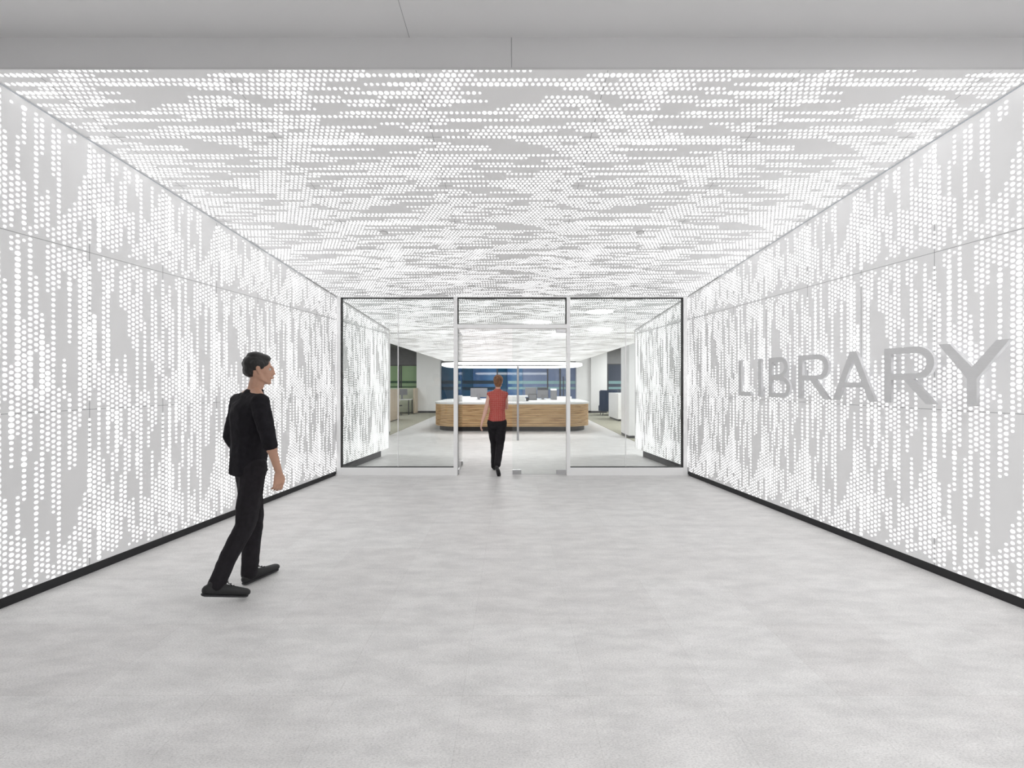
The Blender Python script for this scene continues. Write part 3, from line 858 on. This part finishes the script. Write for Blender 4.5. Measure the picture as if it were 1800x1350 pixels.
for ch, ya, yb, lab in LET:
    wd = abs(ya-yb)/math.cos(math.atan(.1322))
    me = letter_mesh(glyph(ch, wd), .028); me.materials.clear(); me.materials.append(M['letter'])
    o = bpy.data.objects.new('metal_letter', me); COL.objects.link(o)
    # local x runs from the far end towards the camera, local y is up
    ex = Vector((.1322, -1, 0)).normalized(); ez = ex.cross(Vector((0, 0, 1)))
    R = Matrix((ex, Vector((0, 0, 1)), ez)).transposed().to_4x4()
    base = Vector((half_w(ya), ya, 1.350))+wn*.052
    o.matrix_world = Matrix.Translation(base) @ R
    tag(o, 'silver letter %s in LIBRARY on the wall' % lab, 'letter', 'metal letters of the wall sign')
    pins = [(T/2, .08), (T/2, H-.08)] if ch in 'LIBR' else ([(wd/2, .06), (T*1.1, H-.05), (wd-T*1.1, H-.05)] if ch == 'Y' else [(T*.75, .06), (wd-T*.75, .06)])
    for u_, v_ in pins:
        bm = bmesh.new(); cyl(bm, (u_, v_, -.014), (u_, v_, -.0505), .004, .004, 8); p = obj('mounting_pin', bm, M['steel'], o)

# ------------------------------------------------------------------ people
_b = bmesh.new(); bmesh.ops.create_icosphere(_b, subdivisions=2, radius=1); ICO = [v.co.copy() for v in _b.verts]; _b.free()
def V(*a): return Vector(a)
def hull_into(vs_, fs_, ells):
    """ells: list of (centre, radii or radius, rotation 3x3 or None); their convex hull is one solid piece"""
    bm = bmesh.new()
    for c, r, R in ells:
        for p in ICO:
            q = Vector((p.x*r[0], p.y*r[1], p.z*r[2])) if isinstance(r, (tuple, list)) else p*r
            if R is not None: q = R @ q
            bm.verts.new(c+q)
    res = bmesh.ops.convex_hull(bm, input=bm.verts)
    junk = [g for g in res['geom_interior'] if isinstance(g, bmesh.types.BMVert)]
    if junk: bmesh.ops.delete(bm, geom=list(set(junk)), context='VERTS')
    lv = [v for v in bm.verts if not v.link_faces]
    if lv: bmesh.ops.delete(bm, geom=lv, context='VERTS')
    bm.verts.index_update(); k = len(vs_)
    vs_ += [v.co.copy() for v in bm.verts]; fs_ += [tuple(k+v.index for v in f.verts) for f in bm.faces]
    bm.free()
def body_mesh(name, hulls, mt, parent, voxel=.006, smooth=6, ripple=0., rscale=.12):
    vs_, fs_ = [], []
    for h in hulls: hull_into(vs_, fs_, h)
    me = bpy.data.meshes.new('tmp'); me.from_pydata(vs_, [], fs_)
    o = bpy.data.objects.new('tmp', me); COL.objects.link(o)
    md = o.modifiers.new('r', 'REMESH'); md.mode = 'VOXEL'; md.voxel_size = voxel
    sm = o.modifiers.new('s', 'SMOOTH'); sm.iterations = smooth; sm.factor = .5
    if ripple:
        tx = bpy.data.textures.new('folds', 'CLOUDS'); tx.noise_scale = rscale
        dp = o.modifiers.new('d', 'DISPLACE'); dp.texture = tx; dp.strength = ripple; dp.mid_level = .5
        s2 = o.modifiers.new('s2', 'SMOOTH'); s2.iterations = 2
    dg = bpy.context.evaluated_depsgraph_get()
    m2 = bpy.data.meshes.new_from_object(o.evaluated_get(dg)); m2.name = name
    bpy.data.objects.remove(o)
    m2.materials.clear(); m2.materials.append(mt)
    for p in m2.polygons: p.use_smooth = True
    r = bpy.data.objects.new(name, m2); COL.objects.link(r); r.parent = parent
    return r
def basis(f):
    """columns: right, forward, up for a body facing f"""
    f = Vector(f); f.z = 0; f.normalize(); up = V(0, 0, 1); r = f.cross(up)
    return Matrix((r, f, up)).transposed()
def limb(pts, rads): return [[(pts[i], rads[i], None), (pts[i+1], rads[i+1], None)] for i in range(len(pts)-1)]
def head_parts(c, B, s=1., fem=False):
    def L(x, y, z): return c+B @ V(x*s, y*s, z*s)
    h = [[(L(0, -.012, .03), (.074*s, .092*s, .088*s), B)],                                     # skull
         [(L(0, .03, -.02), (.058*s, .055*s, .06*s), B), (L(0, .045, -.085), (.030*s, .030*s, .022*s), B)],   # face to chin
         [(L(0, -.02, 0), (.066*s, .07*s, .06*s), B), (L(-.045, .012, -.062), .018*s, None), (L(.045, .012, -.062), .018*s, None), (L(0, .06, -.09), .02*s, None)],
         [(L(0, .085, .015), .010*s, None), (L(0, .097, -.026), .010*s, None), (L(0, .076, -.03), .016*s, None)],  # nose
         [(L(-.028, .076, .026), .011*s, None), (L(.028, .076, .026), .011*s, None)],               # brow
         [(L(-.02, .078, -.058), .008*s, None), (L(.02, .078, -.058), .008*s, None), (L(0, .086, -.056), .010*s, None)]]  # mouth
    for q in (-1, 1):
        h.append([(L(q*.076, -.008, .018), (.007*s, .016*s, .022*s), B), (L(q*.072, .0, -.022), (.006*s, .009*s, .012*s), B)])
    return h
def hand_parts(wr, d, palm_n, thumb_side, s=1., curl=.5):
    """wr wrist, d direction of the fingers, palm_n palm normal, thumb_side unit vector towards the thumb"""
    d = d.normalized(); n = (palm_n-d*palm_n.dot(d)).normalized(); t = (thumb_side-d*thumb_side.dot(d)-n*thumb_side.dot(n)).normalized()
    k = wr+d*.085*s
    out = [[(wr, .021*s, None), (wr+d*.02*s+t*.014*s, .017*s, None), (wr+d*.02*s-t*.014*s, .017*s, None), (k+t*.030*s, .0115*s, None), (k-t*.030*s, .010*s, None)]]
    for i, ln in enumerate((.072, .080, .075, .058)):
        b = k+t*(.030-.020*i)*s; a1 = curl*.5+i*.06; a2 = curl*1.2+i*.1; a3 = curl*1.8+i*.12
        p1 = b+(d*math.cos(a1)+n*math.sin(a1))*ln*.45*s; p2 = p1+(d*math.cos(a2)+n*math.sin(a2))*ln*.32*s; p3 = p2+(d*math.cos(a3)+n*math.sin(a3))*ln*.23*s
        out += limb([b, p1, p2, p3], [.0092*s, .0085*s, .0078*s, .0068*s])
    b = wr+d*.028*s+t*.022*s; p1 = b+(d*.75+t*.55+n*.25).normalized()*.038*s; p2 = p1+(d*.95+t*.15+n*.35).normalized()*.030*s
    out += limb([b, p1, p2], [.0125*s, .0098*s, .0078*s])
    return out
def shoe(name, heel, toe, up, parent, s=1.):
    """heel and toe are the sole points on the ground side; up is the top side of the foot"""
    t = bpy.data.objects.new(name, None); COL.objects.link(t); t.parent = parent
    d = (toe-heel); ln = d.length; d.normalize(); u = (up-d*up.dot(d)).normalized(); sd = d.cross(u)
    R = Matrix((sd, d, u)).transposed()
    def P(a, b_, c): return heel+d*(a*ln)+sd*b_+u*c
    up_h = [[(P(.12, 0, .045), (.034*s, .036*s, .034*s), R), (P(.45, 0, .045), (.040*s, .05*s, .036*s), R)],
            [(P(.17, 0, .075), (.029*s, .030*s, .03*s), R), (P(.34, 0, .07), (.033*s, .03*s, .034*s), R)],
            [(P(.45, 0, .045), (.041*s, .05*s, .034*s), R), (P(.86, .004, .034), (.040*s, .034*s, .024*s), R)]]
    a = body_mesh('upper', up_h, M['shoe'], t, .005, 4)
    so = [[(P(.125, 0, .014), (.0335*s, .034*s, .012), R), (P(.5, 0, .012), (.034*s, .03*s, .011), R)],
          [(P(.5, 0, .012), (.035*s, .03*s, .011), R), (P(.84, .004, .013), (.039*s, .034*s, .011), R)]]
    body_mesh('sole', so, M['sole'], t, .005, 2)
    bm = bmesh.new()
    for k in range(4):
        q = .38+k*.07; zz = .114-k*.012
        cyl(bm, P(q, -.022, zz-.012), P(q+.02, .022, zz-.012), .003, .003, 6); cyl(bm, P(q, -.022, zz-.012), P(q, 0, zz-.003), .003, .003, 6)
    obj('laces', bm, M['shoe'], t)
    return t
def eyes(c, B, parent, s=1.):
    for q in (-1, 1):
        bm = bmesh.new(); bmesh.ops.create_uvsphere(bm, u_segments=16, v_segments=10, radius=.0115*s)
        o = obj('eye', bm, M['eye'], parent, True); o.location = c+B @ V(q*.029*s, .0665*s, .008*s)
        bm = bmesh.new(); bmesh.ops.create_uvsphere(bm, u_segments=12, v_segments=8, radius=.0055*s)
        i = obj('iris', bm, M['iris'], o, True); i.location = B @ V(q*.0006, .0072*s, 0)

# ---- the man walking along the left wall
man = thing('person', 'man in black sweater and trousers walking away along the left wall', 'person')
F = (.62, .78, 0); B = basis(F); HB = basis((.86, .5, 0))
hip = V(-1.97, 3.18, .93)
rs, ls = V(-1.832, 3.08, 1.38), V(-2.108, 3.28, 1.38)
re, le = V(-1.742, 3.03, 1.13), V(-2.112, 3.185, 1.12)
rw, lw = V(-1.690, 3.07, .875), V(-2.02, 3.22, .89)
rh, lh = V(-1.905, 3.13, .90), V(-2.035, 3.235, .90)
rk, lk = V(-1.925, 3.06, .49), V(-2.012, 3.31, .485)
ra, la = V(-2.015, 2.875, .165), V(-1.992, 3.215, .10)
nk = V(-1.945, 3.20, 1.455); hd = V(-1.915, 3.215, 1.615)
chest = V(-1.972, 3.18, 1.27); waist = V(-1.972, 3.18, 1.08)
hulls = head_parts(hd, HB)
hulls += limb([nk, hd+V(-.005, -.003, -.05)], [.052, .054])
hulls += [[(chest, (.135, .095, .14), B), (waist, (.115, .085, .06), B)], [(waist, (.115, .085, .06), B), (hip, (.13, .095, .07), B)],
          [(rs, .045, None), (ls, .045, None), (nk, .05, None), (chest, (.12, .085, .10), B)]]
hulls += limb([rs, re, rw], [.045, .038, .024])+limb([re, re.lerp(rw, .35)], [.037, .038])+limb([ls, le, lw], [.045, .038, .024])
hulls += limb([rh, rk, ra], [.07, .05, .036])+limb([lh, lk, la], [.07, .05, .036])
hulls += hand_parts(rw, V(-.02, .03, -1), V(-.75, .5, 0), V(.35, .75, 0), 1., .55)
hulls += hand_parts(lw, V(.06, .03, -1), V(.75, -.3, 0), V(.2, .9, 0), 1., .5)
body_mesh('body', hulls, M['skin'], man, .005, 3)
eyes(hd, HB, man)
def HL(c, Bm, x, y, z, s=1.): return c+Bm @ V(x*s, y*s, z*s)
hair = [[(HL(hd, HB, 0, -.022, .048), (.083, .096, .084), HB)],
        [(HL(hd, HB, 0, -.062, .0), (.070, .052, .055), HB), (HL(hd, HB, 0, -.05, -.028), (.056, .046, .03), HB)],
        [(HL(hd, HB, 0, .030, .088), (.060, .046, .036), HB), (HL(hd, HB, 0, -.03, .112), (.06, .055, .03), HB)],
        [(HL(hd, HB, -.074, .018, .035), (.006, .016, .03), HB), (HL(hd, HB, -.07, -.02, .05), (.014, .04, .03), HB)],
        [(HL(hd, HB, .074, .018, .035), (.006, .016, .03), HB), (HL(hd, HB, .07, -.02, .05), (.014, .04, .03), HB)]]
body_mesh('hair', hair, M['hair'], man, .005, 2, .006, .02)
sh_ = [[(V(-1.975, 3.17, 1.29), (.165, .118, .13), B), (V(-1.972, 3.178, 1.10), (.150, .116, .06), B)],
       [(V(-1.972, 3.178, 1.10), (.150, .116, .06), B), (V(-1.975, 3.175, .855), (.150, .126, .03), B)],
       [(rs, .062, None), (V(-1.96, 3.19, 1.415), (.085, .075, .045), B), (chest, (.14, .10, .10), B)],
       [(ls, .062, None), (V(-1.96, 3.19, 1.415), (.085, .075, .045), B), (chest, (.14, .10, .10), B)],
       [(nk+V(0, 0, .012), (.062, .062, .012), None), (V(-1.955, 3.19, 1.42), (.09, .08, .03), B)]]
rc = re.lerp(rw, .22); lc = le.lerp(lw, .22)
sh_ += limb([rs, re, rc], [.066, .056, .052])+limb([ls, le, lc], [.064, .056, .052])
body_mesh('sweater', sh_, M['shirt'], man, .007, 5, .016, .09)
tr = [[(V(-1.97, 3.18, .93), (.140, .108, .06), B), (rh, .09, None), (lh, .09, None)]]
tr += limb([rh, rk.lerp(rh, .3), rk, rk.lerp(ra, .5), ra+V(.005, .01, -.02)], [.088, .082, .068, .060, .056])
tr += limb([lh, lk.lerp(lh, .3), lk, lk.lerp(la, .5), la+V(0, 0, -.02)], [.088, .080, .068, .062, .058])
body_mesh('trousers', tr, M['trousers'], man, .007, 4, .014, .08)
shoe('shoe', V(-2.012, 3.15, .004), V(-1.895, 3.455, .004), V(0, 0, 1), man)
shoe('shoe', V(-2.075, 2.805, .105), V(-1.855, 3.005, .002), V(-.15, -.1, 1), man)

# ---- the woman stepping through the open door
wom = thing('person', 'woman in red dotted sleeveless blouse and black trousers stepping through the glass door', 'person')
F = (.05, 1, 0); B = basis(F)
ox = -.245
hip = V(ox-.01, 7.2, .86); rs, ls = V(ox+.135, 7.2, 1.325), V(ox-.135, 7.2, 1.325)
re, le = V(ox+.15, 7.34, 1.09), V(-.44, 7.17, 1.075); rw, lw = V(ox+.07, 7.53, 1.05), V(-.505, 7.14, .855)
rh, lh = V(ox+.065, 7.2, .84), V(ox-.085, 7.2, .84)
rk, lk = V(-.205, 7.22, .46), V(-.305, 7.36, .455)
ra, la = V(-.240, 6.94, .19), V(-.305, 7.42, .09)
nk = V(ox, 7.19, 1.385); hd = V(ox+.012, 7.215, 1.535)
chest = V(ox, 7.19, 1.20); waist = V(ox, 7.2, 1.03)
hulls = head_parts(hd, B, .94, True)+limb([nk, hd+V(0, -.01, -.05)], [.044, .046])
hulls += [[(chest, (.12, .088, .12), B), (waist, (.105, .08, .05), B)], [(waist, (.105, .08, .05), B), (hip, (.13, .095, .06), B)],
          [(rs, .038, None), (ls, .038, None), (nk, .043, None), (chest, (.11, .08, .08), B)]]
hulls += limb([rs, re, rw], [.041, .034, .022])+limb([ls, le, lw], [.044, .037, .023])+limb([le, le.lerp(lw, .3)], [.036, .035])
hulls += limb([rh, rk, ra], [.07, .048, .033])+limb([lh, lk, la], [.07, .048, .033])
hulls += hand_parts(lw, V(-.22, -.03, -1), V(.9, .2, 0), V(.1, 1, 0), .92, .4)
hulls += hand_parts(rw, V(-.35, 1, .05), V(-.3, .1, -1), V(-1, -.2, .2), .92, .5)
body_mesh('body', hulls, M['skin2'], wom, .005, 3)
eyes(hd, B, wom, .94)
hair = [[(HL(hd, B, 0, -.02, .04), (.087, .096, .088), B)],
        [(HL(hd, B, 0, -.05, .0), (.078, .058, .06), B), (HL(hd, B, 0, -.045, -.06), (.054, .038, .03), B)],
        [(HL(hd, B, 0, -.10, .035), (.034, .026, .04), B), (HL(hd, B, 0, -.085, .0), (.03, .03, .03), B)],
        [(HL(hd, B, 0, .055, .085), (.05, .035, .03), B), (HL(hd, B, 0, -.03, .10), (.055, .05, .025), B)]]
body_mesh('hair', hair, M['hair2'], wom, .005, 2, .006, .02)
bl = [[(V(ox, 7.185, 1.23), (.148, .108, .10), B), (V(ox-.002, 7.195, 1.05), (.132, .10, .05), B)],
      [(V(ox-.002, 7.195, 1.05), (.132, .10, .05), B), (V(ox-.014, 7.2, .885), (.158, .118, .025), B)],
      [(rs+V(.006, 0, .004), .044, None), (ls+V(-.006, 0, .004), .044, None), (V(ox, 7.19, 1.375), (.07, .062, .03), B), (chest, (.125, .095, .09), B)],
      [(nk+V(0, 0, .03), (.052, .052, .012), None), (V(ox, 7.19, 1.355), (.105, .068, .025), B)]]
body_mesh('blouse', bl, M['blouse'], wom, .006, 4, .012, .09)
tr = [[(hip+V(0, 0, .0), (.152, .112, .05), B), (rh+V(0, 0, -.04), .095, None), (lh+V(0, 0, -.04), .095, None)]]
tr += limb([rh, rk.lerp(rh, .35), rk, rk.lerp(ra, .5), ra+V(0, .01, -.01)], [.100, .086, .070, .064, .058])
tr += limb([lh, lk.lerp(lh, .35), lk, lk.lerp(la, .5), la+V(0, 0, -.02)], [.100, .086, .070, .066, .066])
body_mesh('trousers', tr, M['trousers'], wom, .007, 4, .012, .08)
shoe('shoe', V(-.31, 7.36, .004), V(-.30, 7.60, .004), V(0, 0, 1), wom, .88)
shoe('shoe', V(-.262, 6.835, .195), V(-.212, 6.955, .004), V(0, -1, .5), wom, .88)
